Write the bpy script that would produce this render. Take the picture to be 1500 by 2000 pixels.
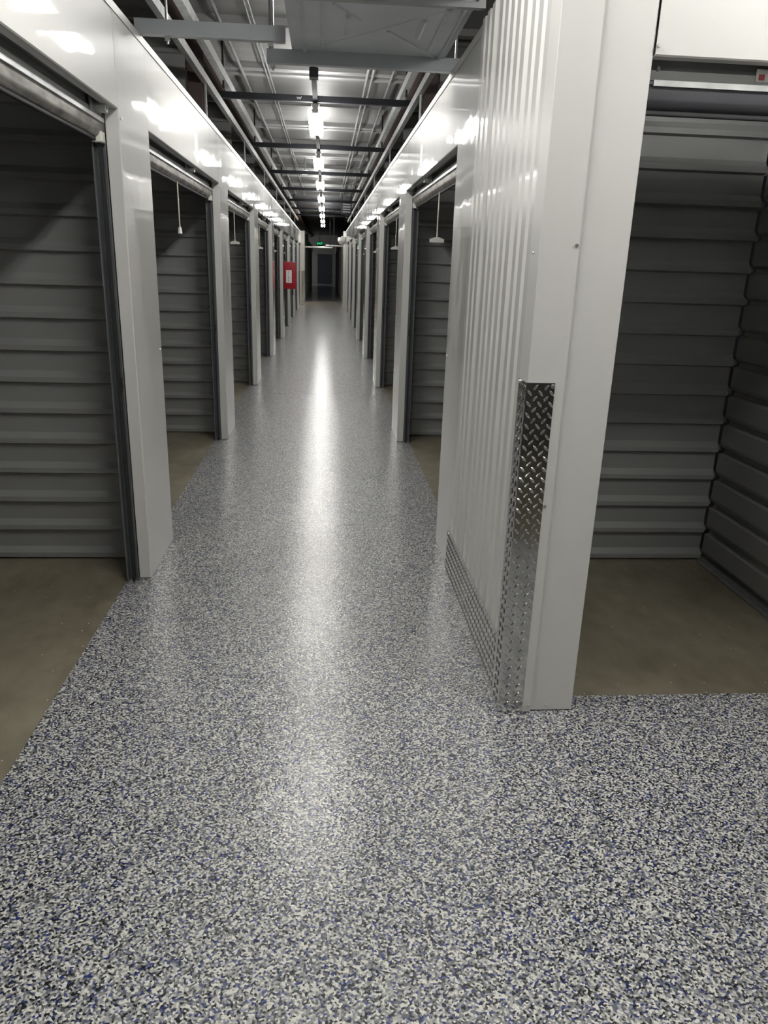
import bpy, bmesh, math, random
from mathutils import Matrix, Vector

random.seed(7)
for o in list(bpy.data.objects):
    bpy.data.objects.remove(o, do_unlink=True)
scene = bpy.context.scene
C = scene.collection

# ------------------------------------------------------------------ camera
cam_data = bpy.data.cameras.new('camera')
cam = bpy.data.objects.new('camera', cam_data)
C.objects.link(cam)
cam_data.sensor_fit = 'VERTICAL'
cam_data.sensor_height = 36.0
cam_data.lens = 1469.0 / 2000.0 * 36.0
cam_data.clip_start = 0.05
cam_data.clip_end = 200
_f = Vector((636 - 750, 511 - 1000, 1469.0)).normalized()          # corridor direction in camera axes (x right, y down, z forward)
_d = Vector((605 - 750, 5446 - 1000, 1469.0))
_d = (_d - _f * _d.dot(_f)).normalized()                            # down
_r = _d.cross(_f)
_r = _r if _r.x > 0 else -_r
_R = Matrix((_r, _f, -_d))                                          # camera axes -> world
cx, cy, cz = _R @ Vector((1, 0, 0)), _R @ Vector((0, -1, 0)), _R @ Vector((0, 0, -1))
cam.matrix_world = Matrix(((cx.x, cy.x, cz.x, 0), (cx.y, cy.y, cz.y, 0), (cx.z, cy.z, cz.z, 1.5), (0, 0, 0, 1)))
scene.camera = cam

# ------------------------------------------------------------------ world, exposure
world = bpy.data.worlds.new('world')
scene.world = world
world.use_nodes = True
world.node_tree.nodes['Background'].inputs['Color'].default_value = (0.5, 0.55, 0.6, 1)
world.node_tree.nodes['Background'].inputs['Strength'].default_value = 0.01
scene.view_settings.view_transform = 'Standard'
scene.view_settings.look = 'None'
scene.view_settings.gamma = 1.0
scene.view_settings.use_curve_mapping = False
scene.view_settings.exposure = 0.0
TUBE_STRENGTH = 61.0
TUBE_COLOR = (1.0, 0.985, 0.945)
scene.cycles.max_bounces = 7
scene.cycles.diffuse_bounces = 3
scene.cycles.glossy_bounces = 4
scene.cycles.transmission_bounces = 0

# ------------------------------------------------------------------ materials
MATS = {}


def mat(name, color, rough=0.5, metal=0.0, coat=0.0, coat_rough=0.1, spec=0.5):
    m = bpy.data.materials.new(name)
    m.use_nodes = True
    b = m.node_tree.nodes['Principled BSDF']
    b.inputs['Base Color'].default_value = (*color, 1)
    b.inputs['Roughness'].default_value = rough
    b.inputs['Metallic'].default_value = metal
    b.inputs['Coat Weight'].default_value = coat
    b.inputs['Coat Roughness'].default_value = coat_rough
    b.inputs['Specular IOR Level'].default_value = spec
    MATS[name] = m
    return m


def nodes(m):
    return m.node_tree.nodes, m.node_tree.links, m.node_tree.nodes['Principled BSDF']


def obj_coords(m, scale=(1, 1, 1)):
    n, l, b = nodes(m)
    tc = n.new('ShaderNodeNewGeometry')
    mp = n.new('ShaderNodeMapping')
    mp.inputs['Scale'].default_value = scale
    l.new(tc.outputs['Position'], mp.inputs['Vector'])
    return mp.outputs['Vector']


def add_noise(m, scale, detail=4, vec=None, rough=0.5, vscale=(1, 1, 1)):
    n, l, b = nodes(m)
    t = n.new('ShaderNodeTexNoise')
    t.inputs['Scale'].default_value = scale
    t.inputs['Detail'].default_value = detail
    t.inputs['Roughness'].default_value = rough
    l.new(vec or obj_coords(m, vscale), t.inputs['Vector'])
    return t


def add_bump(m, height, strength, dist, target='Normal', prev=None):
    n, l, b = nodes(m)
    bp = n.new('ShaderNodeBump')
    bp.inputs['Strength'].default_value = strength
    bp.inputs['Distance'].default_value = dist
    l.new(height, bp.inputs['Height'])
    if prev is not None:
        l.new(prev, bp.inputs['Normal'])
    l.new(bp.outputs['Normal'], b.inputs[target])
    return bp.outputs['Normal']


def ramp(m, fac, stops, interp='LINEAR'):
    n, l, b = nodes(m)
    r = n.new('ShaderNodeValToRGB')
    r.color_ramp.interpolation = interp
    el = r.color_ramp.elements
    while len(el) > 1:
        el.remove(el[-1])
    for i, (p, c) in enumerate(stops):
        e = el[0] if i == 0 else el.new(p)
        e.position = p
        e.color = (*c, 1)
    l.new(fac, r.inputs['Fac'])
    return r.outputs['Color']


def varied(m, color, amount, scale, detail=4, vscale=(1, 1, 1)):
    n, l, b = nodes(m)
    t = add_noise(m, scale, detail, vscale=vscale)
    lo = tuple(max(0, c * (1 - amount)) for c in color)
    hi = tuple(min(1, c * (1 + amount)) for c in color)
    l.new(ramp(m, t.outputs['Fac'], [(0.3, lo), (0.7, hi)]), b.inputs['Base Color'])


# glossy white painted steel with slightly wavy sheet
m = mat('white_steel', (0.66, 0.655, 0.63), 0.38, 0.0, 1.0, 0.035, 0.35)
nz = add_noise(m, 1.0, 2, vscale=(2.2, 2.2, 1.1))
nz2 = add_noise(m, 3.5, 1)
p = add_bump(m, nz.outputs['Fac'], 0.16, 0.02)
p = add_bump(m, nz2.outputs['Fac'], 0.1, 0.003, prev=p)
nodes(m)[1].new(p, nodes(m)[2].inputs['Coat Normal'])
# satin white paint on the pieces facing the cross aisle
m = mat('satin_white', (0.60, 0.595, 0.572), 0.35)
nz = add_noise(m, 900, 1)
add_bump(m, nz.outputs['Fac'], 0.06, 0.001)
m = mat('ribbed_white', (0.68, 0.675, 0.65), 0.3, 0.0, 0.7, 0.05)
nz = add_noise(m, 6, 1)
add_bump(m, nz.outputs['Fac'], 0.1, 0.004)
# grey pre-painted partition sheet
m = mat('partition_grey', (0.21, 0.212, 0.208), 0.42, 0.0)
varied(m, (0.23, 0.231, 0.23), 0.07, 1.5, 5)
nz = add_noise(m, 500, 1)
add_bump(m, nz.outputs['Fac'], 0.08, 0.001)
mat('joint_dark', (0.03, 0.03, 0.032), 0.7)
mat('track_dark', (0.2, 0.21, 0.22), 0.35, 0.5)
mat('rubber_black', (0.015, 0.015, 0.017), 0.6)
m = mat('galvanised', (0.62, 0.63, 0.63), 0.3, 0.55)
varied(m, (0.6, 0.61, 0.61), 0.18, 14, 4)
m = mat('galvanised_dull', (0.33, 0.34, 0.345), 0.42, 0.7)
varied(m, (0.33, 0.34, 0.345), 0.15, 6, 4)
m = mat('worn_bar', (0.4, 0.39, 0.37), 0.38, 0.75)
varied(m, (0.27, 0.255, 0.235), 0.6, 9, 6, vscale=(1, 1, 3))
m = mat('door_curtain', (0.36, 0.37, 0.375), 0.3, 0.25)
varied(m, (0.36, 0.37, 0.375), 0.06, 3)
mat('white_plastic', (0.75, 0.74, 0.68), 0.4)
mat('cord_white', (0.6, 0.58, 0.5), 0.8)
m = mat('duct_metal', (0.5, 0.53, 0.56), 0.4, 0.1)
varied(m, (0.5, 0.53, 0.56), 0.08, 3, 3)
m = mat('foil_ceiling', (0.37, 0.37, 0.368), 0.45, 0.5)
nz = add_noise(m, 1.0, 3, vscale=(1.5, 6, 3))
add_bump(m, nz.outputs['Fac'], 0.5, 0.03)
mat('strut_grey', (0.36, 0.38, 0.40), 0.4, 0.2)
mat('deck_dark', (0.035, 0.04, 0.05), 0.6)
mat('steel_dark', (0.018, 0.019, 0.023), 0.65, 0.0, spec=0.25)
mat('primer_brown', (0.075, 0.05, 0.048), 0.6)
mat('far_navy_shade', (0.06, 0.072, 0.095), 0.4)  # dark navy stands in for missing light along the far side walls
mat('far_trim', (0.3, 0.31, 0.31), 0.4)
mat('red_vinyl', (0.33, 0.006, 0.018), 0.4)
mat('bar_shaded', (0.06, 0.06, 0.068), 0.4, 0.3)  # shade on the small unit's door bar, put into its colour
mat('label_white', (0.8, 0.78, 0.76), 0.4)
mat('print_black', (0.02, 0.02, 0.02), 0.5)
mat('sticker_red', (0.45, 0.06, 0.07), 0.4)
mat('lens_black', (0.01, 0.01, 0.012), 0.08)
mat('screw_steel', (0.55, 0.55, 0.54), 0.3, 0.9)
mat('fixture_white', (0.8, 0.8, 0.78), 0.4)
m = mat('exit_green', (0.02, 0.3, 0.1), 0.4)
nodes(m)[2].inputs['Emission Color'].default_value = (0.05, 1.0, 0.35, 1)
nodes(m)[2].inputs['Emission Strength'].default_value = 1.3
m = mat('tube_light', (0.9, 0.9, 0.9), 0.4)
nodes(m)[2].inputs['Emission Color'].default_value = (*TUBE_COLOR, 1)
nodes(m)[2].inputs['Emission Strength'].default_value = TUBE_STRENGTH
m = mat('tube_warm', (0.9, 0.9, 0.9), 0.4)
nodes(m)[2].inputs['Emission Color'].default_value = (1.0, 0.72, 0.42, 1)
nodes(m)[2].inputs['Emission Strength'].default_value = 260
# polished tread plate
m = mat('tread_plate_dull', (0.66, 0.66, 0.65), 0.19, 0.95)
m = mat('tread_plate', (0.62, 0.62, 0.61), 0.12, 1.0)
nz = add_noise(m, 260, 2, vscale=(1, 1, 0.25))
add_bump(m, nz.outputs['Fac'], 0.12, 0.001)


def flake(name, rough, coat_rough, bump):
    """vinyl flake broadcast under a clear coat"""
    m = mat(name, (0.4, 0.4, 0.42), rough, 0, 0.65, coat_rough)
    n, l, b = nodes(m)
    vec = obj_coords(m)
    wob = n.new('ShaderNodeTexNoise')
    wob.inputs['Scale'].default_value = 300
    wob.inputs['Detail'].default_value = 1
    l.new(vec, wob.inputs['Vector'])
    mx = n.new('ShaderNodeVectorMath')
    mx.operation = 'MULTIPLY_ADD'
    mx.inputs[1].default_value = (0.0022, 0.0022, 0.0)
    l.new(wob.outputs['Color'], mx.inputs[0])
    l.new(vec, mx.inputs[2])
    v = n.new('ShaderNodeTexVoronoi')
    v.voronoi_dimensions = '2D'
    v.inputs['Scale'].default_value = 205
    v.inputs['Randomness'].default_value = 1
    l.new(mx.outputs['Vector'], v.inputs['Vector'])
    sp = n.new('ShaderNodeSeparateColor')
    l.new(v.outputs['Color'], sp.inputs['Color'])
    colr = ramp(m, sp.outputs['Red'], [
        (0.0, (0.72, 0.71, 0.65)), (0.20, (0.46, 0.46, 0.44)), (0.38, (0.26, 0.265, 0.27)),
        (0.57, (0.13, 0.135, 0.145)), (0.72, (0.012, 0.013, 0.016)), (0.90, (0.018, 0.03, 0.17)), (0.96, (0.07, 0.09, 0.22))], 'CONSTANT')
    l.new(colr, b.inputs['Base Color'])
    lump = n.new('ShaderNodeTexNoise')
    lump.inputs['Scale'].default_value = 130
    lump.inputs['Detail'].default_value = 2
    l.new(vec, lump.inputs['Vector'])
    bp = n.new('ShaderNodeBump')
    bp.inputs['Strength'].default_value = bump
    bp.inputs['Distance'].default_value = 0.004
    l.new(lump.outputs['Fac'], bp.inputs['Height'])
    # every flake lies at its own small tilt
    cen = n.new('ShaderNodeVectorMath')
    cen.operation = 'MULTIPLY_ADD'
    cen.inputs[1].default_value = (0.3, 0.3, 0.0)
    cen.inputs[2].default_value = (-0.15, -0.15, 0.0)
    cmb = n.new('ShaderNodeCombineXYZ')
    l.new(sp.outputs['Green'], cmb.inputs['X'])
    l.new(sp.outputs['Blue'], cmb.inputs['Y'])
    l.new(cmb.outputs['Vector'], cen.inputs[0])
    til = n.new('ShaderNodeVectorMath')
    til.operation = 'ADD'
    l.new(bp.outputs['Normal'], til.inputs[0])
    l.new(cen.outputs['Vector'], til.inputs[1])
    nrm = n.new('ShaderNodeVectorMath')
    nrm.operation = 'NORMALIZE'
    l.new(til.outputs['Vector'], nrm.inputs[0])
    l.new(nrm.outputs['Vector'], b.inputs['Normal'])
    bp2 = n.new('ShaderNodeBump')
    bp2.inputs['Strength'].default_value = bump * 0.5
    bp2.inputs['Distance'].default_value = 0.004
    l.new(lump.outputs['Fac'], bp2.inputs['Height'])
    l.new(bp2.outputs['Normal'], b.inputs['Coat Normal'])
    return m


flake('flake_floor', 0.3, 0.11, 0.45)
flake('flake_floor_smooth', 0.34, 0.12, 0.35)
m = mat('bare_concrete', (0.16, 0.145, 0.11), 0.38)
n, l, b = nodes(m)
n1 = add_noise(m, 1.6, 8, rough=0.65)
n2 = add_noise(m, 14, 6, vscale=(1, 0.5, 1))
mxn = n.new('ShaderNodeMath')
mxn.operation = 'MULTIPLY_ADD'
mxn.inputs[1].default_value = 0.35
l.new(n2.outputs['Fac'], mxn.inputs[0])
l.new(n1.outputs['Fac'], mxn.inputs[2])
l.new(ramp(m, mxn.outputs[0], [(0.45, (0.11, 0.094, 0.062)), (0.62, (0.17, 0.15, 0.105)), (0.85, (0.25, 0.225, 0.165))]), b.inputs['Base Color'])
add_bump(m, n2.outputs['Fac'], 0.06, 0.004)
vz = n.new('ShaderNodeTexVoronoi')
vz.voronoi_dimensions = '2D'
vz.inputs['Scale'].default_value = 15
l.new(obj_coords(m), vz.inputs['Vector'])
lt = n.new('ShaderNodeMath')
lt.operation = 'LESS_THAN'
lt.inputs[1].default_value = 0.05
l.new(vz.outputs['Distance'], lt.inputs[0])
mixc = n.new('ShaderNodeMix')
mixc.data_type = 'RGBA'
old = b.inputs['Base Color'].links[0].from_socket
spc = n.new('ShaderNodeSeparateColor')
l.new(vz.outputs['Color'], spc.inputs['Color'])
few = n.new('ShaderNodeMath')
few.operation = 'GREATER_THAN'
few.inputs[1].default_value = 0.82
l.new(spc.outputs['Green'], few.inputs[0])
both = n.new('ShaderNodeMath')
both.operation = 'MULTIPLY'
l.new(few.outputs[0], both.inputs[0])
l.new(lt.outputs[0], both.inputs[1])
l.new(both.outputs[0], mixc.inputs[0])
l.new(old, mixc.inputs[6])
mixc.inputs[7].default_value = (0.5, 0.48, 0.42, 1)
l.new(mixc.outputs[2], b.inputs['Base Color'])


# ------------------------------------------------------------------ mesh helpers
class MB:
    """collects shapes; build() links them as one mesh object. T maps local (a, b, c) to world."""

    def __init__(self, T=None):
        self.v, self.f, self.T = [], [], T

    def _add(self, vs, fs):
        k = len(self.v)
        self.v += [tuple(self.T(*p)) if self.T else tuple(p) for p in vs]
        self.f += [tuple(k + i for i in f) for f in fs]
        return self

    def box(self, x0, x1, y0, y1, z0, z1, bev=0.0):
        x0, x1 = sorted((x0, x1)); y0, y1 = sorted((y0, y1)); z0, z1 = sorted((z0, z1))
        bm = bmesh.new()
        vs = [bm.verts.new(p) for p in ((x0, y0, z0), (x1, y0, z0), (x1, y1, z0), (x0, y1, z0), (x0, y0, z1), (x1, y0, z1), (x1, y1, z1), (x0, y1, z1))]
        for q in ((0, 3, 2, 1), (4, 5, 6, 7), (0, 1, 5, 4), (1, 2, 6, 5), (2, 3, 7, 6), (3, 0, 4, 7)):
            bm.faces.new([vs[i] for i in q])
        if bev > 0:
            bmesh.ops.bevel(bm, geom=list(bm.edges), offset=bev, segments=2, affect='EDGES', profile=0.6)
        bm.verts.index_update()
        self._add([v.co[:] for v in bm.verts], [[v.index for v in f.verts] for f in bm.faces])
        bm.free()
        return self

    def tube(self, p0, p1, r, n=12, caps=True, r1=None):
        p0, p1 = Vector(p0), Vector(p1)
        r1 = r if r1 is None else r1
        d = (p1 - p0).normalized()
        a = d.orthogonal().normalized()
        c = d.cross(a)
        vs, fs = [], []
        for p, rr in ((p0, r), (p1, r1)):
            for i in range(n):
                t = 2 * math.pi * i / n
                vs.append(p + a * math.cos(t) * rr + c * math.sin(t) * rr)
        for i in range(n):
            fs.append((i, (i + 1) % n, n + (i + 1) % n, n + i))
        if caps:
            fs.append(tuple(range(n - 1, -1, -1)))
            fs.append(tuple(range(n, 2 * n)))
        return self._add(vs, fs)

    def sweep(self, prof, axis, a0, a1, closed=True, caps=True):
        """profile of 2-D points in the two other axes, run along AXIS (0, 1, 2) from a0 to a1"""
        k = len(prof)
        vs = []
        for a in (a0, a1):
            for p, q in prof:
                w = [0, 0, 0]
                o = [i for i in range(3) if i != axis]
                w[axis], w[o[0]], w[o[1]] = a, p, q
                vs.append(tuple(w))
        m_ = k if closed else k - 1
        fs = [(i, (i + 1) % k, k + (i + 1) % k, k + i) for i in range(m_)]
        if closed and caps:
            fs += [tuple(range(k - 1, -1, -1)), tuple(range(k, 2 * k))]
        return self._add(vs, fs)

    def mesh(self, name):
        me = bpy.data.meshes.new(name)
        me.from_pydata(self.v, [], self.f)
        bm = bmesh.new()
        bm.from_mesh(me)
        bmesh.ops.recalc_face_normals(bm, faces=bm.faces)
        bm.to_mesh(me)
        bm.free()
        return me

    def build(self, name, material, parent=None, smooth=False, stuff=False):
        return link(name, self.mesh(name), material, parent, smooth, stuff)


def link(name, me, material, parent=None, smooth=False, stuff=False):
    if material and not me.materials:
        me.materials.append(MATS[material])
    if smooth:
        for p_ in me.polygons:
            p_.use_smooth = True
        try:
            me.set_sharp_from_angle(angle=math.radians(35))
        except Exception:
            pass
    o = bpy.data.objects.new(name, me)
    C.objects.link(o)
    if parent is not None:
        o.parent = parent
        o.matrix_parent_inverse = Matrix.Translation(-parent.location)
    if stuff:
        o['kind'] = 'stuff'
    return o


def empty(name, loc=(0, 0, 0)):
    o = bpy.data.objects.new(name, None)
    C.objects.link(o)
    o.location = loc
    o.empty_display_size = 0.1
    return o


def tag(o, label, cat, group=None, kind=None):
    o['label'] = label
    o['category'] = cat
    if group:
        o['group'] = group
    if kind:
        o['kind'] = kind
    return o


def copy_tree(o, delta):
    """a copy of a thing, its parts and sub-parts, moved by delta"""
    c = o.copy()
    C.objects.link(c)
    c.location = Vector(o.location) + Vector(delta)
    for ch in list(o.children):
        p_ = ch.copy()
        C.objects.link(p_)
        p_.parent = c
        p_.matrix_parent_inverse = ch.matrix_parent_inverse.copy()
        for g in list(ch.children):
            q = g.copy()
            C.objects.link(q)
            q.parent = p_
            q.matrix_parent_inverse = g.matrix_parent_inverse.copy()
    return c


def text_mesh(body, size, depth=0.0005):
    cu = bpy.data.curves.new('lettering', 'FONT')
    cu.body = body
    cu.size = size
    cu.extrude = depth
    cu.align_x = 'CENTER'
    cu.align_y = 'CENTER'
    ob = bpy.data.objects.new('lettering', cu)
    C.objects.link(ob)
    dg = bpy.context.evaluated_depsgraph_get()
    me = bpy.data.meshes.new_from_object(ob.evaluated_get(dg))
    bpy.data.objects.remove(ob, do_unlink=True)
    bpy.data.curves.remove(cu)
    return me


ORD = ['first', 'second', 'third', 'fourth', 'fifth', 'sixth', 'seventh', 'eighth', 'ninth', 'tenth', 'eleventh']

# ------------------------------------------------------------------ layout (metres)
XL, XR = -0.84, 0.64            # wall faces of the corridor
PIT = 3.048                     # bay
PA, PB = 3.47, 4.02             # pier 0 along the corridor
HB, HT = 2.06, 2.44             # header bottom, wall top
DEP = 0.055                     # jamb return
YF = 2.27                       # front of the locker that faces the cross aisle
YS = 0.65                       # front of the units on the other side of the cross aisle
LB = -3.9                       # rear of the left units
RB = 2.10                       # rear of the right units
CEIL = 3.26
YEND = 27.85
YFAR = 56.0


def pier_y(k):
    return PA + PIT * k, PB + PIT * k


# ------------------------------------------------------------------ floors
slab = MB().box(-6, 8, -4, YFAR + 1, -0.2, -0.003).build('floor_slab', 'bare_concrete')
tag(slab, 'bare brown concrete floor slab inside the open storage units', 'floor', kind='structure')
fl = empty('floor', (0, 0, 0))
tag(fl, 'speckled blue grey and white flake floor coating of the corridor', 'floor', kind='structure')
JY = 8.95


def coat(poly, name, material):
    n_ = len(poly)
    vs = [(x, y, -0.0028) for x, y in poly] + [(x, y, 0.0) for x, y in poly]
    fs = [tuple(range(n_, 2 * n_))] + [(i, (i + 1) % n_, n_ + (i + 1) % n_, n_ + i) for i in range(n_)]
    return MB()._add(vs, fs).build(name, material, fl)


coat([(-0.95, -4), (0.75, -4), (0.75, YS - 0.105), (7, YS - 0.105), (7, YF + 0.105), (0.75, YF + 0.105), (0.75, JY), (-0.95, JY)], 'flake_coating', 'flake_floor')
coat([(-0.95, JY + 0.004), (0.75, JY + 0.004), (0.75, YFAR), (-0.95, YFAR)], 'flake_coating', 'flake_floor_smooth')

# ------------------------------------------------------------------ ceiling
ce = empty('ceiling', (0, 0, CEIL))
tag(ce, 'silvery foil faced insulated ceiling over the corridor', 'ceiling', kind='structure')
FOIL_END = 22.0
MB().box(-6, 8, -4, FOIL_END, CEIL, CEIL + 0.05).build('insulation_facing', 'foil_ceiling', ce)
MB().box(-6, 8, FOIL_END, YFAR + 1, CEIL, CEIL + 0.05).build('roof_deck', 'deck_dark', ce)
for j in range(-2, 15):                      # purlin pairs across the corridor
    y = 8.25 + j * PIT * 0.5
    if y > FOIL_END:
        break
    for dy in ((-0.11, 0.11) if j % 2 == 0 else (0.0,)):
        MB().sweep([(y + dy - 0.035, CEIL), (y + dy - 0.035, CEIL - 0.05), (y + dy - 0.02, CEIL - 0.062), (y + dy + 0.03, CEIL - 0.062), (y + dy + 0.035, CEIL)], 0, -4, 4).build('purlin', 'foil_ceiling', ce)
for x, r in ((-0.80, 0.014), (-0.575, 0.008), (-0.545, 0.008), (0.385, 0.014), (0.435, 0.014), (0.62, 0.012)):
    MB().tube((x, -4, CEIL - 0.072), (x, FOIL_END, CEIL - 0.072), r, 8).build('strap', 'galvanised_dull', ce, smooth=True)

for j, (xa, xb, side) in enumerate(((-1.12, -0.95, 'left'), (0.75, 0.92, 'right'))):
    bm_ = MB().sweep([(xa, CEIL - 0.17), (xb, CEIL - 0.17), (xb, CEIL - 0.155), ((xa + xb) / 2 + 0.01, CEIL - 0.155), ((xa + xb) / 2 + 0.01, CEIL - 0.001), ((xa + xb) / 2 - 0.01, CEIL - 0.001), ((xa + xb) / 2 - 0.01, CEIL - 0.155), (xa, CEIL - 0.155)], 1, -4, YFAR)
    o = bm_.build('beam', 'primer_brown')  # dark section placed where a shadow band runs beside the upper rail
    tag(o, ('dark steel beam standing in for shadow under the ceiling above the wall with the red cover', 'dark steel beam standing in for shadow under the ceiling above the ribbed white wall')[j], 'beam', kind='structure')

# ------------------------------------------------------------------ wall shells behind and around
wb = MB().box(-6, 8, -4.1, -4, 0, CEIL).build('wall_back', 'partition_grey')
tag(wb, 'plain grey wall behind the viewer closing the aisle', 'wall', kind='structure')
wa = MB().box(7, 7.1, -4, YF + 2, 0, CEIL).build('wall_aisle_end', 'satin_white')
tag(wa, 'plain white wall at the far side of the cross aisle', 'wall', kind='structure')

RIBD = 0.024


def rib_profile(z1, d=RIBD, inv=False):
    """(depth, z) points of a sheet with a raised rib every 150 mm"""
    pts, z = [], 0.0
    while z < z1 - 0.06:
        if not inv:
            pts += [(0, z + 0.002), (d, z + 0.010), (d, z + 0.034), (0, z + 0.062)]
        else:
            pts += [(d, z + 0.002), (0, z + 0.012), (0, z + 0.03), (d * 0.75, z + 0.044), (d, z + 0.06), (d, z + 0.142)]
        z += 0.15
    pts.append((0 if not inv else d, z1))
    return pts


def partition(name, y, x0, x1, z1, label):
    """ribbed grey sheet across, ribs towards the viewer"""
    pr = rib_profile(z1)
    front = [(y - dd, z) for dd, z in pr]
    back = [(y + 0.012 - dd, z) for dd, z in reversed(pr)]
    if z1 <= HT:
        o = MB().sweep(front + back, 0, x0, x1).build(name, 'partition_grey')
    else:                                   # the sheet above the wall top stands back from the steelwork
        o = empty(name, ((x0 + x1) / 2, y, 0))
        zs = 2.402
        MB().sweep([q for q in front if q[1] < zs] + [q for q in back if q[1] < zs], 0, x0, x1).build('lower_sheet', 'partition_grey', o)
        MB().sweep([q for q in front if q[1] >= zs] + [q for q in back if q[1] >= zs], 0, x0 + (-0.17 if x0 < 0 else 0.17), x1).build('upper_sheet', 'partition_grey', o)
    tag(o, label, 'partition', 'ribbed grey partitions between the units', kind='structure')
    return o


ZP = CEIL - 0.01
for k in range(-2, 9):
    y = PA + 0.28 + PIT * k
    if k == -2:
        where = 'behind the viewer'
    elif k == -1:
        where = 'beside the viewer'
    else:
        where = 'ending the %s unit from the viewer on the red cover side' % ORD[k]
    if k < 8:
        partition('partition', y, XL - 0.10, LB, ZP if k > 0 else HT - 0.01, 'ribbed grey steel partition ' + where)
for k in range(0, 8):
    y = PA + 0.28 + PIT * k
    lab = 'ribbed grey steel partition at the back of the small unit facing the aisle' if k == 0 else 'ribbed grey steel partition ending the %s unit beyond the ribbed white wall' % ORD[k - 1]
    partition('partition', y, XR + 0.10, RB - 0.03, ZP if k > 0 else HT - 0.01, lab)


def side_sheet(name, x, y0, y1, z1, label, to_minus):
    s = -1 if to_minus else 1
    pr = rib_profile(z1, 0.028, inv=True)
    front = [(x + s * dd, z) for dd, z in pr]
    back = [(x + s * (dd - 0.012), z) for dd, z in reversed(pr)]
    o = MB().sweep(front + back, 1, y0, y1).build(name, 'partition_grey')
    tag(o, label, 'wall', kind='structure')
    return o


side_sheet('wall_unit_side', RB, YF + 0.12, PA + 0.25, HT - 0.02, 'ribbed grey side wall of the small unit facing the aisle', True)
side_sheet('wall_units_rear_right', RB, PA + 0.30, YEND, ZP, 'ribbed grey rear wall of the units beyond the ribbed white wall', True)
side_sheet('wall_units_rear_left', LB, -3.9, YEND, ZP, 'ribbed grey rear wall of the units on the red cover side', False)
# a thin base angle along the small unit's side wall
tr = MB().sweep([(RB - 0.034, 0), (RB - 0.06, 0), (RB - 0.06, 0.004), (RB - 0.038, 0.004), (RB - 0.036, 0.03), (RB - 0.034, 0.03)], 1, YF + 0.12, PA + 0.24).build('trim_1', 'galvanised_dull')
tag(tr, 'thin grey metal base angle along the small unit side wall', 'trim', kind='structure')

# ------------------------------------------------------------------ corridor walls: piers, headers, coping
wl = empty('wall_left', (XL, 0, 0))
tag(wl, 'glossy white steel wall with open units on the red cover side', 'wall', kind='structure')
wr = empty('wall_right', (XR, 0, 0))
tag(wr, 'glossy white steel wall with open units beyond the ribbed wall', 'wall', kind='structure')


def side_T(s):
    """local (along, depth into the unit, z) -> world for the corridor walls"""
    return (lambda u, w, z: (XL - w, u, z)) if s < 0 else (lambda u, w, z: (XR + w, u, z))


def pier(T, u0, u1, parent, material='white_steel', bev=0.004):
    """folded sheet pier: face and two returns"""
    t = 0.003
    prof = [(u0, DEP), (u0, bev), (u0 + bev, 0), (u1 - bev, 0), (u1, bev), (u1, DEP), (u1 - t, DEP), (u1 - t, t + bev), (u1 - t - bev, t), (u0 + t + bev, t), (u0 + t, t + bev), (u0 + t, DEP)]
    return MB(T).sweep(prof, 2, 0.004, HT).build('pier', material, parent)


def header(T, u0, u1, parent, material='white_steel'):
    """header sheet with a return flange under it"""
    t, b_ = 0.003, 0.004
    mb = MB(T)
    prof = [(0.001, HT), (0.001, HB + b_), (0.001 + b_, HB), (0.04, HB), (0.04, HB + t), (t + b_ + 0.001, HB + t), (t + 0.001, HB + t + b_), (t + 0.001, HT)]
    return mb.sweep(prof, 0, u0, u1).build('header_panel', material, parent)


def coping(T, u0, u1, parent):
    prof = [(-0.004, HT - 0.03), (-0.004, HT + 0.003), (0.07, HT + 0.003), (0.07, HT), (-0.001, HT), (-0.001, HT - 0.03)]
    return MB(T).sweep(prof, 0, u0, u1).build('coping', 'satin_white', parent)


def screw(T, u, w, z, parent, r=0.006, out=True):
    return MB(T).tube((u, w + 0.001, z), (u, w - 0.004, z), r, 8, r1=r * 0.7).build('screw', 'screw_steel', parent)


for s, par in ((-1, wl), (1, wr)):
    T = side_T(s)
    k0 = -2 if s < 0 else 0
    for k in range(k0, 8):
        a, b_ = pier_y(k)
        if s > 0 and k == 0:
            a = 3.50
        pr_ = pier(T, a, b_, par)
        screw(T, a + 0.035, 0.0, 2.03, pr_)
        if k < 2:
            screw(T, b_ - 0.04, 0.0, 1.05, pr_)
    for k in range(k0 + 1, 9):
        u0, u1 = PB + PIT * (k - 1), PA + PIT * k
        if k == 8:
            u1 = YEND - 0.02
        hd = header(T, u0 + 0.002, u1 - 0.002, par)
    for k in range(k0, 9):
        u0, u1 = PA + PIT * (k - 1) + 0.3, PA + PIT * k + 0.297
        if s > 0 and k == 0:
            u0 = YF - 0.0
        if k == 8:
            u1 = YEND - 0.02
        coping(T, u0, u1, par)

# last piers, standing a little proud, at the far cross aisle
for s, par in ((-1, wl), (1, wr)):
    T = side_T(s)
    MB(T).box(YEND - 0.02 if s < 0 else YEND - 0.9, YEND + 0.3, -0.11 if s < 0 else -0.05, 0.1, 0.004, HT + 0.05, 0.006).build('end_pier', 'white_steel', par)

# ribbed white panels between the corner and the first unit
RIBP = 0.095


def ribbed_panel(y0, y1, parent):
    pts = [(XR - 0.004, y0)]
    y = y0 + 0.006
    while y < y1 - 0.03:
        e = min(y + RIBP, y1 - 0.004)
        g = 0.010
        pts += [(XR - 0.006, y), (XR - 0.018, y + g), (XR - 0.018, e - 0.034), (XR - 0.006, e - 0.024)]
        y = e
    pts.append((XR - 0.004, y1))
    back = [(x + 0.003, yy) for x, yy in reversed(pts)]
    return MB().sweep(pts + back, 2, 0.01, HT - 0.002).build('ribbed_panel', 'ribbed_white', parent)


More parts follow.
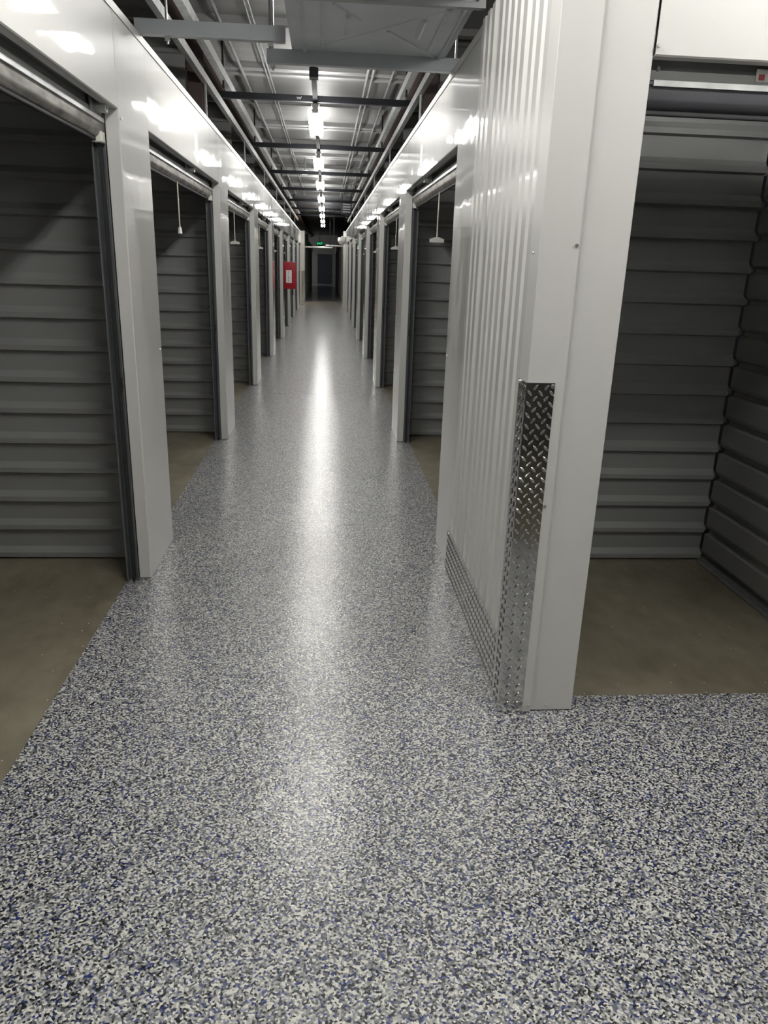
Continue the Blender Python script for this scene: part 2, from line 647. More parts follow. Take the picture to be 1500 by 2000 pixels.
for y0, y1 in ((2.365, 2.648), (2.660, 3.170), (3.182, 3.49)):
    ribbed_panel(y0, y1, wr)
MB().box(XR + 0.004, XR + 0.01, 2.33, 3.5, 0.0, HT - 0.005).build('backing_sheet', 'joint_dark', wr)

# corner trim and the pier facing the cross aisle
wc = empty('wall_aisle', (XR, YF, 0))
tag(wc, 'satin white steel front of the small unit facing the aisle', 'wall', kind='structure')
XC = 0.618
MB().sweep([(XC, 2.372), (XC, YF + 0.002), (XC + 0.002, YF), (0.735, YF), (0.735, YF + 0.003), (XC + 0.003, YF + 0.004), (XC + 0.003, 2.372)], 2, 0.004, HT).build('corner_trim', 'satin_white', wc)
MB().sweep([(0.722, YF + 0.016), (0.722, YF + 0.011), (0.885, YF + 0.011), (0.888, YF + 0.014), (0.888, YF + 0.075), (0.884, YF + 0.075), (0.884, YF + 0.016)], 2, 0.004, HT).build('pier', 'satin_white', wc)
TF = lambda u, w, z: (u, YF + 0.005 + w, z)
MB(TF).sweep([(0.001, HT), (0.001, HB + 0.004), (0.005, HB), (0.04, HB), (0.04, HB + 0.003), (0.007, HB + 0.003), (0.004, HB + 0.006), (0.004, HT)], 0, 0.892, 1.884).build('header_panel', 'satin_white', wc)
MB(TF).sweep([(1.888, DEP), (1.888, 0.003), (1.891, 0), (2.14, 0), (2.14, 0.006), (1.895, 0.006), (1.892, 0.009), (1.892, DEP)], 2, 0.004, HT).build('pier', 'satin_white', wc)
MB(TF).box(2.14, 7.0, 0.0, 0.04, 0.004, HT, 0.003).build('plain_panel', 'satin_white', wc)
coping(TF, XC, 7.0, wc)
for u, z in ((0.727, 1.568), (0.712, 0.772), (0.895, 2.083), (0.705, 0.028), (0.727, 0.028), (0.79, 0.03)):
    MB().tube((u, YF + 0.001, z), (u, YF - 0.005, z), 0.006, 8, r1=0.004).build('screw', 'screw_steel', wc)
MB().tube((XC + 0.001, 2.335, 1.545), (XC - 0.004, 2.335, 1.545), 0.005, 8, r1=0.003).build('screw', 'screw_steel', wc)

# the other side of the cross aisle, beside the viewer
ws = empty('wall_aisle_south', (XR, YS, 0))
tag(ws, 'white steel front of the open units across the aisle beside the viewer', 'wall', kind='structure')
for xa, xb in ((XR, 0.90), (3.40, 3.95), (6.45, 7.0)):
    MB().box(xa, xb, YS - 0.055, YS, 0.004, HT, 0.003).build('pier', 'satin_white', ws)
for xa, xb in ((0.902, 3.398), (3.952, 6.448)):
    MB().box(xa, xb, YS - 0.055, YS - 0.002, HB, HT, 0.003).build('header_panel', 'satin_white', ws)
MB().box(XR, XR + 0.05, -4.0, YS - 0.06, 0.004, HT, 0.003).build('side_panel', 'white_steel', ws)
for x in (XR + 0.06, 3.68, 7.0 - 0.02):
    MB().box(x, x + 0.012, -2.2, YS - 0.06, 0.0, HT - 0.02).build('unit_sheet', 'partition_grey', ws)
MB().box(XR + 0.06, 7.0, -2.215, -2.203, 0.0, HT - 0.02).build('unit_sheet', 'partition_grey', ws)

# ------------------------------------------------------------------ tread plate guards
def boss(mb, cu, cv, ang, L, W, hgt, P):
    """one raised lozenge; P(u, v, h) -> world"""
    ca, sa = math.cos(ang), math.sin(ang)

    def q(a, c, h):
        return P(cu + a * ca - c * sa, cv + a * sa + c * ca, h)
    vs = [q(-L, 0, 0), q(-L * 0.45, -W, 0), q(L * 0.45, -W, 0), q(L, 0, 0), q(L * 0.45, W, 0), q(-L * 0.45, W, 0), q(-L * 0.55, 0, hgt), q(L * 0.55, 0, hgt), q(0, -W * 0.4, hgt), q(0, W * 0.4, hgt)]
    mb._add(vs, [(0, 1, 6), (1, 2, 8, 6), (2, 3, 7), (2, 7, 8), (3, 4, 7), (4, 5, 6, 9), (4, 9, 7), (5, 0, 6), (6, 8, 7, 9)])


def tread(mb, u0, u1, v0, v1, pitch, P):
    nu, nv = int((u1 - u0) / pitch) + 2, int((v1 - v0) / pitch) + 2
    for i in range(nu * 2):
        for j in range(nv * 2):
            cu, cv = u0 + (i - 0.4) * pitch / 2, v0 + (j + 0.2) * pitch / 2
            if (i + j) % 2:
                continue
            ang = math.radians(48) if i % 2 == 0 else math.radians(-48)
            if not (u0 + 0.006 < cu < u1 - 0.006 and v0 + 0.009 < cv < v1 - 0.009):
                continue
            boss(mb, cu, cv, ang, 0.0130, 0.0036, 0.0023, P)


GX, GY = XC - 0.003, YF - 0.003
gd = empty('corner_guard', (GX, GY, 0))
tag(gd, 'shiny diamond tread corner guard on the near corner of the ribbed wall', 'corner guard')
MB().sweep([(GX, 2.365), (GX, GY), (0.704, GY), (0.704, GY + 0.002), (GX + 0.002, GY + 0.002), (GX + 0.002, 2.365)], 2, 0.002, 1.168).build('angle_plate', 'tread_plate', gd)
mb = MB()
tread(mb, XC - 0.002, 0.704, 0.002, 1.168, 0.0348, lambda u, v, h: (u, GY - 0.0002 - h, v))
mb.build('raised_tread', 'tread_plate', gd, stuff=True)
mb = MB()
tread(mb, GY, 2.365, 0.002, 1.168, 0.0348, lambda u, v, h: (GX - 0.0002 - h, u, v))
mb.build('raised_tread', 'tread_plate', gd, stuff=True)
MB().tube((0.698, GY, 1.158), (0.698, GY - 0.006, 1.158), 0.0075, 10, r1=0.005).build('screw', 'screw_steel', gd)
MB().tube((GX, 2.352, 1.16), (GX - 0.006, 2.352, 1.16), 0.0065, 10, r1=0.005).build('screw', 'screw_steel', gd)

KX = XR - 0.021
kp = empty('kick_plate', (KX, 2.93, 0))
tag(kp, 'low diamond tread kick plate along the foot of the ribbed white wall', 'kick plate')
MB().box(KX, KX + 0.002, 2.367, 3.53, 0.003, 0.255).build('flat_plate', 'tread_plate_dull', kp)
mb = MB()
tread(mb, 2.367, 3.53, 0.003, 0.255, 0.036, lambda u, v, h: (KX - 0.0002 - h, u, v))
mb.build('raised_tread', 'tread_plate_dull', kp, stuff=True)
for y in (2.42, 2.93, 3.48):
    MB().tube((KX, y, 0.235), (KX - 0.005, y, 0.235), 0.006, 8, r1=0.004).build('screw', 'screw_steel', kp)
# far corner guard
g2 = MB().sweep([(XL + 0.002, YEND - 0.026), (XL + 0.1145, YEND - 0.026), (XL + 0.1145, YEND + 0.08), (XL + 0.1115, YEND + 0.08), (XL + 0.1115, YEND - 0.0215), (XL + 0.002, YEND - 0.0215)], 2, 0.004, 1.17).build('corner_guard', 'tread_plate')
tag(g2, 'small metal corner guard on the farthest white pier past the red cover', 'corner guard')


# ------------------------------------------------------------------ roll-up doors
def make_door(name, T, u0, u1, label, cord='tee', latch_at=0.62, detailed=True, stops=True, dz=0.066, tshift=0.0, bar_mat='worn_bar'):
    zo = T
    T = lambda u, w, z: zo(u, w, z + dz if 1.8 < z < 2.2 else z)
    base = T((u0 + u1) / 2, 0.09, 0)
    d = empty(name, base)
    tag(d, label, 'door', 'rolled up storage doors', kind='structure')
    w0 = DEP + 0.004
    # guide tracks
    for (ua, sg) in ((u0 - tshift, 1), (u1 + tshift, -1)):
        prof = [(ua, w0), (ua + sg * 0.012, w0), (ua + sg * 0.012, w0 + 0.004), (ua + sg * 0.004, w0 + 0.004), (ua + sg * 0.004, w0 + 0.040),
                (ua + sg * 0.045, w0 + 0.040), (ua + sg * 0.045, w0 + 0.046), (ua, w0 + 0.046)]
        tk = MB(zo).sweep(prof, 2, 0.002, 2.04).build('guide_track', 'track_dark', d)
        MB(zo).box(ua + sg * 0.006, ua + sg * 0.040, w0 + 0.012, w0 + 0.022, 0.002, 2.04).build('wear_strip', 'rubber_black', tk)
        if detailed:
            MB(T).box(ua + sg * 0.008, ua + sg * 0.022, w0 + 0.006, w0 + 0.012, 0.92, 0.98).build('lock_slot', 'rubber_black', tk)
    # curtain: the lowest slats still below the header
    wc_ = w0 + 0.026
    z, prof = 1.945, []
    while z < 2.10:
        prof += [(wc_, z), (wc_ - 0.012, z + 0.010), (wc_ - 0.012, z + 0.034), (wc_, z + 0.046), (wc_ + 0.004, z + 0.072)]
        z += 0.08
    back = [(w + 0.004, zz) for w, zz in reversed(prof)]
    MB(T).sweep(prof + back, 0, u0 + 0.015, u1 - 0.015).build('curtain', 'door_curtain', d)
    # coil behind the header
    T = zo
    cw, czz, n_ = w0 + 0.15, 2.25, 40
    prof = []
    for i in range(n_):
        t = 2 * math.pi * i / n_
        r = 0.105 + (0.007 if i % 4 < 2 else 0.0)
        prof.append((cw + math.cos(t) * r, czz + math.sin(t) * r))
    MB(T).sweep(prof, 0, u0 + 0.02, u1 - 0.02).build('coil', 'door_curtain', d)
    # bottom bar and seal
    T = lambda u, w, z: zo(u, w, z + dz if 1.8 < z < 2.2 else z)
    prof = []
    for i in range(10):
        t = math.pi * i / 9
        prof.append((wc_ + 0.002 - 0.026 * math.cos(t), 1.905 - 0.026 * math.sin(t)))
    prof += [(wc_ + 0.028, 1.936), (wc_ + 0.010, 1.948), (wc_ - 0.030, 1.948), (wc_ - 0.030, 1.940), (wc_ - 0.024, 1.936)]
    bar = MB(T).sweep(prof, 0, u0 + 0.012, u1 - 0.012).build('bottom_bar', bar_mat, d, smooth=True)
    MB(T).box(u0 + 0.03, u1 - 0.03, wc_ - 0.032, wc_ - 0.026, 1.936, 1.951).build('lip', 'galvanised', bar)
    MB(T).box(u0 + 0.02, u1 - 0.02, wc_ - 0.006, wc_ + 0.010, 1.866, 1.882, 0.004).build('weather_seal', 'rubber_black', bar)
    if detailed:
        for ua in ((u0 + 0.045, u1 - 0.045) if stops else ()):
            MB(T).box(ua - 0.024, ua + 0.024, wc_ - 0.030, wc_ + 0.012, 1.862, 1.902, 0.004).build('stop_block', 'white_plastic', d)
        if latch_at is not None:
            ul = u0 + (u1 - u0) * latch_at
            lt = MB(T).box(ul - 0.07, ul + 0.07, wc_ - 0.022, wc_ - 0.012, 1.955, 2.025, 0.003).build('latch', 'galvanised_dull', d)
            ring = MB(T)
            for i in range(12):
                t0, t1 = 2 * math.pi * i / 12, 2 * math.pi * (i + 1) / 12
                for ra, rb, wa_, wb_ in ((0.022, 0.022, wc_ - 0.062, wc_ - 0.022), (0.022, 0.012, wc_ - 0.062, wc_ - 0.062), (0.012, 0.012, wc_ - 0.062, wc_ - 0.024)):
                    ring._add([(ul + math.cos(t0) * ra, wa_, 1.985 + math.sin(t0) * ra), (ul + math.cos(t1) * ra, wa_, 1.985 + math.sin(t1) * ra),
                               (ul + math.cos(t1) * rb, wb_, 1.985 + math.sin(t1) * rb), (ul + math.cos(t0) * rb, wb_, 1.985 + math.sin(t0) * rb)], [(0, 1, 2, 3)])
            ring.build('lock_ring', 'galvanised', lt, smooth=True)
    if cord:
        uc = (u0 + u1) / 2 - 0.12
        cd = MB(T).tube((uc, wc_ - 0.004, 1.90), (uc + 0.004, wc_ - 0.006, 1.665), 0.0042, 8).build('pull_cord', 'cord_white', d, smooth=True)
        if cord == 'tee':
            MB(T).sweep([(wc_ - 0.051, 1.640), (wc_ + 0.039, 1.640), (wc_ + 0.039, 1.660), (wc_ + 0.006, 1.672), (wc_ - 0.018, 1.672), (wc_ - 0.051, 1.660)], 0, uc - 0.012, uc + 0.012).build('pull_handle', 'white_plastic', cd)
        else:
            MB(T).tube((uc, wc_ - 0.006, 1.676), (uc, wc_ - 0.006, 1.640), 0.011, 12, r1=0.016).build('pull_knob', 'white_plastic', cd, smooth=True)
    return d


nd = 1
for k in range(-1, 9):
    u0, u1 = PB + PIT * (k - 1), PA + PIT * k
    if k == 8:
        u1 = YEND - 0.03
    lab = 'rolled up storage door beside the viewer' if k == -1 else 'rolled up door of the %s unit from the viewer on the red cover side' % ORD[k]
    make_door('door_%d' % nd, side_T(-1), u0, u1, lab, cord=None if k <= 0 else ('knob' if k == 1 else 'tee'), latch_at=0.585 if k > 0 else 0.965, detailed=k < 6)
    nd += 1
for k in range(1, 9):
    u0, u1 = PB + PIT * (k - 1), PA + PIT * k
    if k == 8:
        u1 = YEND - 0.03
    make_door('door_%d' % nd, side_T(1), u0, u1, 'rolled up door of the %s unit beyond the ribbed white wall' % ORD[k - 1], cord='tee', latch_at=0.6, detailed=k < 6)
    nd += 1
dn = make_door('door_%d' % nd, TF, 0.888, 1.888, 'rolled up door of the small unit facing the aisle', cord=None, latch_at=None, detailed=True, stops=False, dz=0.063, tshift=0.042, bar_mat='bar_shaded')
nd += 1
st = MB(TF).box(1.222, 1.33, DEP + 0.0145, DEP + 0.0175, 2.025, 2.058).build('sticker', 'label_white', dn)
MB(TF).box(1.229, 1.247, DEP + 0.0139, DEP + 0.0146, 2.03, 2.045).build('sticker_mark', 'sticker_red', st)
MB(TF).tube((0.932, DEP + 0.022, 2.045), (0.932, DEP + 0.012, 2.045), 0.006, 10).build('bolt', 'track_dark', dn)

# number decals on the first headers
for s, yy, par, where in ((-1, 5.45, wl, 'knob pull cord'), (1, 5.55, wr, 'first unit beyond the ribbed wall')):
    T = side_T(s)
    dc = MB(T).box(yy - 0.05, yy + 0.05, -0.0014, 0.001, 2.13, 2.27).build('number_decal', 'label_white', par)

# ------------------------------------------------------------------ steelwork above the walls
def rail(x, z, w, h, label, lip):
    r = empty('steel_rail', (x, 0, z))
    tag(r, label, 'rail')
    s = lip
    prof = [(x, z), (x + s * w, z), (x + s * w, z + 0.012), (x + s * (w - 0.003), z + 0.012), (x + s * (w - 0.003), z + 0.003), (x + s * 0.003, z + 0.003),
            (x + s * 0.003, z + h - 0.003), (x + s * (w - 0.003), z + h - 0.003), (x + s * (w - 0.003), z + h - 0.012), (x + s * w, z + h - 0.012), (x + s * w, z + h), (x, z + h)]
    MB().sweep(prof, 1, -3.5, YEND).build('channel', 'galvanised', r)
    return r


r1 = rail(-0.945, 2.815, 0.04, 0.06, 'lower galvanised steel rail above the wall with the red cover', -1)
r2 = rail(-0.865, 2.955, 0.055, 0.07, 'upper galvanised steel rail above the wall with the red cover', -1)
r3 = rail(0.745, 2.815, 0.04, 0.06, 'lower galvanised steel rail above the ribbed white wall', 1)
r4 = rail(0.675, 2.955, 0.055, 0.07, 'upper galvanised steel rail above the ribbed white wall', 1)
for k in range(-1, 9):
    y = PA + PIT * k + 0.34
    if y > YEND:
        continue
    for (rr, x) in ((r1, -0.965), (r3, 0.765)):
        MB().box(x - 0.006, x + 0.006, y - 0.012, y + 0.012, HT - 0.2, 2.832).build('post', 'galvanised', rr)
    for (rr, x) in ((r2, -0.89), (r4, 0.70)):
        MB().box(x - 0.008, x + 0.008, y + 0.55, y + 0.575, 2.9, CEIL).build('hanger', 'steel_dark', rr)

for j in range(0, 7):
    y = 7.74 + j * PIT
    cb = empty('cross_bar', (-0.1, y, 2.9))
    tag(cb, 'dark steel cross bar over the corridor, %s one beyond the duct' % ORD[j], 'bar', 'dark cross bars over the corridor')
    MB().sweep([(y - 0.03, 2.88), (y + 0.03, 2.88), (y + 0.03, 2.886), (y + 0.004, 2.886), (y + 0.004, 2.934), (y - 0.004, 2.934), (y - 0.004, 2.886), (y - 0.03, 2.886)], 0, -0.984, 0.784).build('tee_section', 'steel_dark', cb)
    MB().box(-0.984, 0.784, y - 0.031, y - 0.025, 2.878, 2.93).build('face_strip', 'steel_dark', cb)
    if j == 0:
        mk = MB()
        zs = [(-0.27, 2.915), (-0.262, 2.895), (-0.25, 2.912), (-0.242, 2.894), (-0.228, 2.916)]
        for (xa, za), (xb, zb) in zip(zs, zs[1:]):
            mk.tube((xa, y - 0.0315, za), (xb, y - 0.0315, zb), 0.0016, 5)
        mk.build('chalk_mark', 'label_white', cb)

for x, y, lab in ((-1.045, 6.90, 'brown primed steel column rising behind the wall with the red cover'), (0.845, 6.90, 'brown primed steel column rising behind the wall past the ribbed panels')):
    y0 = y - 0.06
    hw = 0.055
    prof = [(x - hw, y0), (x + hw, y0), (x + hw, y0 + 0.012), (x + 0.006, y0 + 0.012), (x + 0.006, y0 + 0.108), (x + hw, y0 + 0.108), (x + hw, y0 + 0.12), (x - hw, y0 + 0.12), (x - hw, y0 + 0.108), (x - 0.006, y0 + 0.108), (x - 0.006, y0 + 0.012), (x - hw, y0 + 0.012)]
    o = MB().sweep(prof, 2, 0.0, CEIL - 0.17).build('column', 'primer_brown')
    tag(o, lab, 'column', kind='structure')

# ------------------------------------------------------------------ duct and its hangers
DX0, DX1, DY0, DY1, DZ0, DZ1 = -0.175, 0.60, 3.46, 4.35, 2.50, 2.95
du = empty('air_duct', (0.21, 3.93, DZ0))
tag(du, 'grey sheet metal air duct hung over the corridor near the ribbed wall', 'duct')
MB().box(DX0, DX1, DY0, DY1, DZ0, DZ1 - 0.1, 0.004).build('duct_body', 'duct_metal', du)
MB().box(DX0, DX1, 3.02, DY0 - 0.002, DZ0 + 0.02, CEIL - 0.002, 0.004).build('riser', 'duct_metal', du)
fm = MB()
for (a, b_, c_, d_) in ((DX0 - 0.03, DX1 + 0.03, DZ0 - 0.022, DZ0), (DX0 - 0.03, DX1 + 0.03, DZ1, DZ1 + 0.02), (DX0 - 0.03, DX0, DZ0, DZ1), (DX1, DX1 + 0.03, DZ0, DZ1)):
    fm.box(a, b_, DY0 - 0.02, DY0 + 0.012, c_, d_)
fm.build('joint_frame', 'galvanised_dull', du)
for (xa, ya, xb, yb, r) in ((DX0 + 0.05, DY1 - 0.02, DX1 - 0.05, DY0 + 0.05, 0.0035), (DX1 - 0.06, DY1 - 0.03, DX0 + 0.45, DY0 + 0.44, 0.007), (DX0 + 0.32, DY0 + 0.30, DX0 + 0.20, DY0 + 0.10, 0.007)):
    MB().tube((xa, ya, DZ0 + 0.001), (xb, yb, DZ0 + 0.001), r, 8).build('crease', 'duct_metal', du)
for (x, ya, yb) in ((-0.11, 3.52, 4.34), (-0.02, 3.52, 4.22), (0.09, 3.72, 3.98), (0.42, 3.72, 3.98), (0.50, 3.55, 4.20), (0.57, 3.52, 4.34)):
    MB().tube((x, ya, DZ0 + 0.001), (x, yb, DZ0 + 0.001), 0.012, 8).build('bead', 'duct_metal', du)


def strut(x0, x1, y, z, rods, label, material='strut_grey'):
    s = empty('strut_channel', ((x0 + x1) / 2, y, z))
    tag(s, label, 'strut')
    h, w = 0.062, 0.0205
    prof = [(y - w, z), (y + w, z), (y + w, z + h), (y + 0.008, z + h), (y + 0.008, z + h - 0.008), (y + w - 0.003, z + h - 0.008), (y + w - 0.003, z + 0.003), (y - w + 0.003, z + 0.003), (y - w + 0.003, z + h - 0.008), (y - 0.008, z + h - 0.008), (y - 0.008, z + h), (y - w, z + h)]
    MB().sweep(prof, 0, x0, x1).build('channel', material, s)
    for rx in rods:
        MB().tube((rx, y, z - 0.03), (rx, y, CEIL), 0.006, 8).build('threaded_rod', 'galvanised_dull', s)
        MB().tube((rx, y, z - 0.016), (rx, y, z - 0.001), 0.013, 6).build('nut', 'galvanised', s)
    return s


strut(-0.30, 0.80, 4.33, 2.4375, (-0.27, 0.655), 'long grey strut carrying the far end of the air duct')
strut(-0.86, -0.19, 3.97, 2.445, (-0.72, -0.26), 'short grey strut from the wall top to the side of the duct')
tf = MB()
for i in range(9):
    a = i / 9 * 2 * math.pi
    r = 0.09 + 0.03 * random.random()
    tf._add([(-0.36, 5.35, CEIL - 0.03), (-0.36 + r * math.cos(a), 5.35 + r * 1.5 * math.sin(a), CEIL - 0.004), (-0.36 + r * math.cos(a + 0.7), 5.35 + r * 1.5 * math.sin(a + 0.7), CEIL - 0.004)], [(0, 1, 2)])
o = tf.build('ceiling_patch', 'fixture_white')
tag(o, 'pale crumpled patch on the foil ceiling beside the duct', 'patch')

# ------------------------------------------------------------------ strip lights
LX, LZ = -0.1, 2.74


def make_light(x, y, z, along_y, label, length=1.22, tube='tube_light', rods=True):
    d = empty('strip_light', (x, y, z))
    tag(d, label, 'light', 'twin tube strip lights')
    T = (lambda u, v, w: (x + v, y + u, z + w)) if along_y else (lambda u, v, w: (x + u, y + v, z + w))
    h = length / 2
    MB(T).sweep([(-0.035, 0.075), (-0.022, 0.03), (0.022, 0.03), (0.035, 0.075)], 0, -h - 0.02, h + 0.02).build('housing', 'fixture_white', d)
    for e in (-h - 0.02, h + 0.008):
        MB(T).box(e, e + 0.012, -0.03, 0.03, 0.0, 0.034, 0.002).build('lamp_holder', 'fixture_white', d)
    for v in (-0.045, 0.045):
        MB(T).tube((-h, v, 0.0), (h, v, 0.0), 0.021, 12).build('lamp_tube', tube, d, smooth=True)
    for e in (-h * 0.7, h * 0.7):
        MB(T).tube((e, 0, 0.07), (e, 0, CEIL - z if rods else 0.0975), 0.004, 6).build('hanger_rod', 'galvanised_dull', d)
    return d


base_light = make_light(LX, 8.05, LZ, True, 'lit twin tube strip light, first one seen beyond the duct', rods=False)
for j in range(1, 8):
    c = copy_tree(base_light, (0, j * PIT, 0))
    c['label'] = 'lit twin tube strip light, %s one seen beyond the duct' % ORD[j]
near_light = None
for y, lab in ((8.05 - PIT, 'lit twin tube strip light hidden from view behind the duct'), (8.05 - 2 * PIT, 'lit twin tube strip light overhead between the viewer and the duct'), (8.05 - 3 * PIT, 'lit twin tube strip light overhead behind the viewer')):
    if near_light is None:
        near_light, y_near = make_light(LX, y, LZ, True, lab), y
    else:
        copy_tree(near_light, (0, y - y_near, 0))['label'] = lab
make_light(1.75, 1.45, LZ, False, 'lit twin tube strip light over the cross aisle by the small unit')
make_light(4.6, 1.45, LZ, False, 'lit twin tube strip light farther along the cross aisle')
wlamp = make_light(-2.6, YEND + 1.5, 1.3, False, 'warm strip light in the far cross aisle around the corner', tube='tube_warm')

# conduit above the row of lights
co = empty('conduit', (LX, 6.6, 2.86))
tag(co, 'dark conduit running above the row of strip lights', 'conduit')
MB().box(LX - 0.02, LX + 0.02, 6.62, 30.1, 2.8385, 2.872).build('raceway', 'steel_dark', co)
for j in range(8):
    MB().tube((LX, 6.55 + 0.4 + j * PIT, 2.871), (LX, 6.55 + 0.4 + j * PIT, CEIL), 0.006, 6).build('hanger_rod', 'steel_dark', co)
MB().box(LX - 0.035, LX + 0.035, 6.55, 6.66, 2.84, 2.91, 0.006).build('junction_box', 'steel_dark', co)
MB().tube((LX - 0.01, 6.6, 2.9), (LX - 0.03, 6.6, CEIL), 0.012, 8).build('drop_pipe', 'steel_dark', co)

# ------------------------------------------------------------------ red extinguisher cover on the fifth pier
fx = empty('extinguisher_cover', (XL, 16.1, 0.95))
tag(fx, 'red extinguisher cover with white FIRE label hung on the white pier', 'cover')
X0, X1, Y0, Y1, Z0, Z1 = XL + 0.001, XL + 0.245, 16.0, 16.19, 0.95, 1.475
cv = MB().box(X0, X1, Y0, Y1, Z0, Z1, 0.018).build('vinyl_body', 'red_vinyl', fx, smooth=True)
MB().box(X0 + 0.045, X1 - 0.085, Y0 - 0.002, Y0 + 0.001, 1.07, 1.315, 0.0).build('label_panel', 'label_white', fx)
for i, ch in enumerate('FIRE'):
    me = text_mesh(ch, 0.055)
    o = link('letter', me, 'print_black', fx)
    o.matrix_parent_inverse = Matrix()
    o.location = Vector(((X0 + 0.045 + X1 - 0.085) / 2, Y0 - 0.003, 1.275 - i * 0.055)) - Vector(fx.location)
    o.rotation_euler = (math.pi / 2, 0, 0)
MB().tube((X1 - 0.07, Y0 + 0.08, Z0 - 0.12), (X1 - 0.07, Y0 + 0.08, Z0 + 0.02), 0.012, 8).build('hose', 'rubber_black', fx)

# ------------------------------------------------------------------ small ceiling and far items
dm = empty('dome_camera', (0.53, 26.0, 2.2))
tag(dm, 'white dome security camera on the far end of the wall', 'camera')
MB().box(0.50, XR - 0.002, 25.95, 26.05, 2.20, 2.30, 0.01).build('wall_arm', 'fixture_white', dm)
sp = MB()
rings, seg = 8, 16
vs, fs = [], []
for i in range(rings + 1):
    t = math.pi / 2 * i / rings
    for j in range(seg):
        a = 2 * math.pi * j / seg
        vs.append((0.53 + 0.13 * math.cos(t) * math.cos(a), 26.0 + 0.13 * math.cos(t) * math.sin(a), 2.16 - 0.13 * math.sin(t)))
for i in range(rings):
    for j in range(seg):
        fs.append((i * seg + j, i * seg + (j + 1) % seg, (i + 1) * seg + (j + 1) % seg, (i + 1) * seg + j))
sp._add(vs, fs).build('dome', 'label_white', dm, smooth=True)
MB().tube((0.53, 26.0, 2.155), (0.53, 26.0, 2.26), 0.15, 20, r1=0.13).build('housing', 'fixture_white', dm, smooth=True)

sd = empty('smoke_detector', (-0.37, 14.4, 2.96))
tag(sd, 'small pale smoke detector hanging left of the strip lights', 'detector')
MB().tube((-0.37, 14.4, 2.93), (-0.37, 14.4, 2.97), 0.05, 16, r1=0.06).build('sensor', 'white_plastic', sd, smooth=True)
MB().tube((-0.37, 14.4, 2.97), (-0.37, 14.4, 3.0), 0.06, 16).build('base_plate', 'white_plastic', sd, smooth=True)
MB().tube((-0.37, 14.4, 3.0), (-0.37, 14.4, CEIL), 0.01, 8).build('drop_pipe', 'galvanised_dull', sd)

uh = empty('unit_heater', (0.52, 21.0, 2.55))
tag(uh, 'dark boxy unit heater hanging under the far ceiling', 'heater')
MB().box(0.40, 0.66, 20.9, 21.3, 2.68, 2.98, 0.01).build('casing', 'steel_dark', uh)
for i in range(4):
    MB().box(0.43, 0.63, 20.885, 20.899, 2.72 + i * 0.06, 2.75 + i * 0.06).build('louver', 'galvanised_dull', uh)
for x in (0.42, 0.64):
    MB().tube((x, 21.1, 2.98), (x, 21.1, CEIL), 0.008, 6).build('hanger_rod', 'steel_dark', uh)

ex = empty('exit_sign', (-0.27, 37.0, 2.2))
tag(ex, 'glowing green exit sign hanging in the dark far corridor', 'sign')
MB().box(-0.42, -0.12, 37.0, 37.04, 2.19, 2.37, 0.004).build('sign_body', 'steel_dark', ex)
me = text_mesh('EXIT', 0.13)
o = link('lettering', me, 'exit_green', ex)
o.matrix_parent_inverse = Matrix()
o.location = Vector((-0.27, 36.998, 2.28)) - Vector(ex.location)
o.rotation_euler = (math.pi / 2, 0, 0)
MB().tube((-0.27, 37.02, 2.37), (-0.27, 37.02, CEIL), 0.01, 6).build('stem', 'steel_dark', ex)

# continuation of the corridor, its darkness put into the wall colours
for s, nm, lab in ((-1, 'wall_far_left', 'far corridor wall coloured dark to look unlit, beyond the farthest white pier with the guard'), (1, 'wall_far_right', 'far corridor wall coloured dark to look unlit, beyond the dome camera')):
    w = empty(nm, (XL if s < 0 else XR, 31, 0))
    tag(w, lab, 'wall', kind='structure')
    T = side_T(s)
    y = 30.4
    while y < YFAR - (5.5 if s < 0 else 0.5):  # left side stops short: made-up opening for the added lamp
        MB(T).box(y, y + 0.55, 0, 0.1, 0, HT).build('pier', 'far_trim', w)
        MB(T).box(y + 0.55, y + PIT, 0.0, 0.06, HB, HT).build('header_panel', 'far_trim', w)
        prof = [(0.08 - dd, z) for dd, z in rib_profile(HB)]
        MB(T).sweep([(a, b_) for a, b_ in prof] + [(0.1, HB), (0.1, 0.0)], 0, y + 0.55, y + PIT).build('closed_door', 'far_navy_shade', w)
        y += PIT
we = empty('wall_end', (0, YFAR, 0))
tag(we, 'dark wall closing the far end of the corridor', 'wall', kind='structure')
MB().box(-1.2, -0.62, YFAR, YFAR + 0.1, 0, CEIL).build('pier', 'far_trim', we)
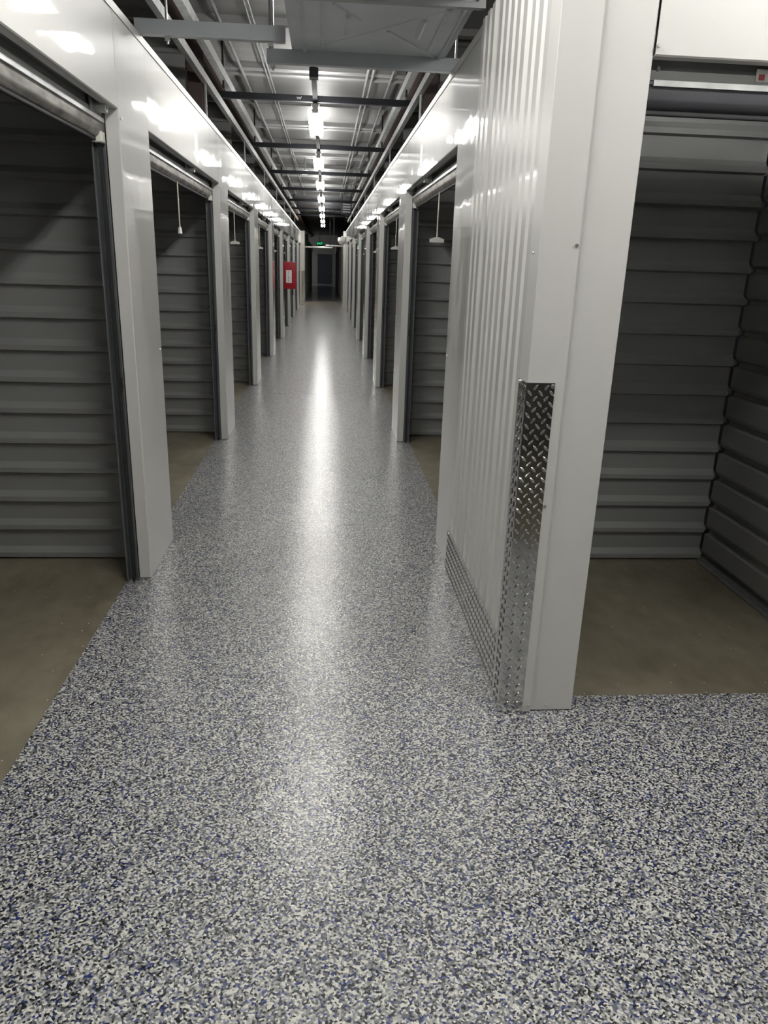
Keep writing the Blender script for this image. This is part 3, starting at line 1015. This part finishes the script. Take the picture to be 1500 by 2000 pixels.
MB().box(0.52, 1.2, YFAR, YFAR + 0.1, 0, CEIL).build('pier', 'far_trim', we)
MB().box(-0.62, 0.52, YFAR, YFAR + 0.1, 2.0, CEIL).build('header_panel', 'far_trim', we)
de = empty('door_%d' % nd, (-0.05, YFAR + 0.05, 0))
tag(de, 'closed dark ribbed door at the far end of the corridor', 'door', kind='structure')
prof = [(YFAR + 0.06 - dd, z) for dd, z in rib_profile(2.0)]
MB().sweep(prof + [(YFAR + 0.08, 2.0), (YFAR + 0.08, 0.0)], 0, -0.61, 0.51).build('curtain', 'far_navy_shade', de)
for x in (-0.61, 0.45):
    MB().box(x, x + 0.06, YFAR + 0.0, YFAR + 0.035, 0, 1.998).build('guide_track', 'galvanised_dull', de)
# pale pipes crossing the far cross aisle
for j, (x0, x1, y, z, lab) in enumerate(((-3.0, 0.25, YEND + 0.9, 1.98, 'pale pipe crossing the far cross aisle'), (0.0, 3.0, YEND + 1.6, 2.06, 'pale short pipe behind the one crossing the far cross aisle'))):
    o = empty('overhead_pipe', ((x0 + x1) / 2, y, z))
    tag(o, lab, 'pipe')
    MB().tube((x0, y, z), (x1, y, z), 0.03, 10).build('pipe_run', 'galvanised', o, smooth=True)
    for x in (x0 + 0.3, x1 - 0.1):
        MB().tube((x, y, z), (x, y, CEIL), 0.008, 6).build('hanger_rod', 'steel_dark', o)
for nm, x, lab in (('wall_cross_left', -4.0, 'white wall closing the far cross aisle past the red cover'), ('wall_cross_right', 4.0, 'white wall closing the far cross aisle past the dome camera')):
    o = MB().box(x - 0.05, x + 0.05, YEND, 31, 0, CEIL).build(nm, 'satin_white')
    tag(o, lab, 'wall', kind='structure')
make_light(-2.2, 53.5, 2.2, True, 'added unseen strip light around the corner brightening the far dark door')  # added out of sight to lift the dark end of the corridor
o = MB().box(-4.1, -4.0, 49, YFAR, 0, CEIL).build('wall_recess', 'satin_white')  # belongs to the passage made up for the added lamp
tag(o, 'white wall of the added side passage near the far dark door', 'wall', kind='structure')
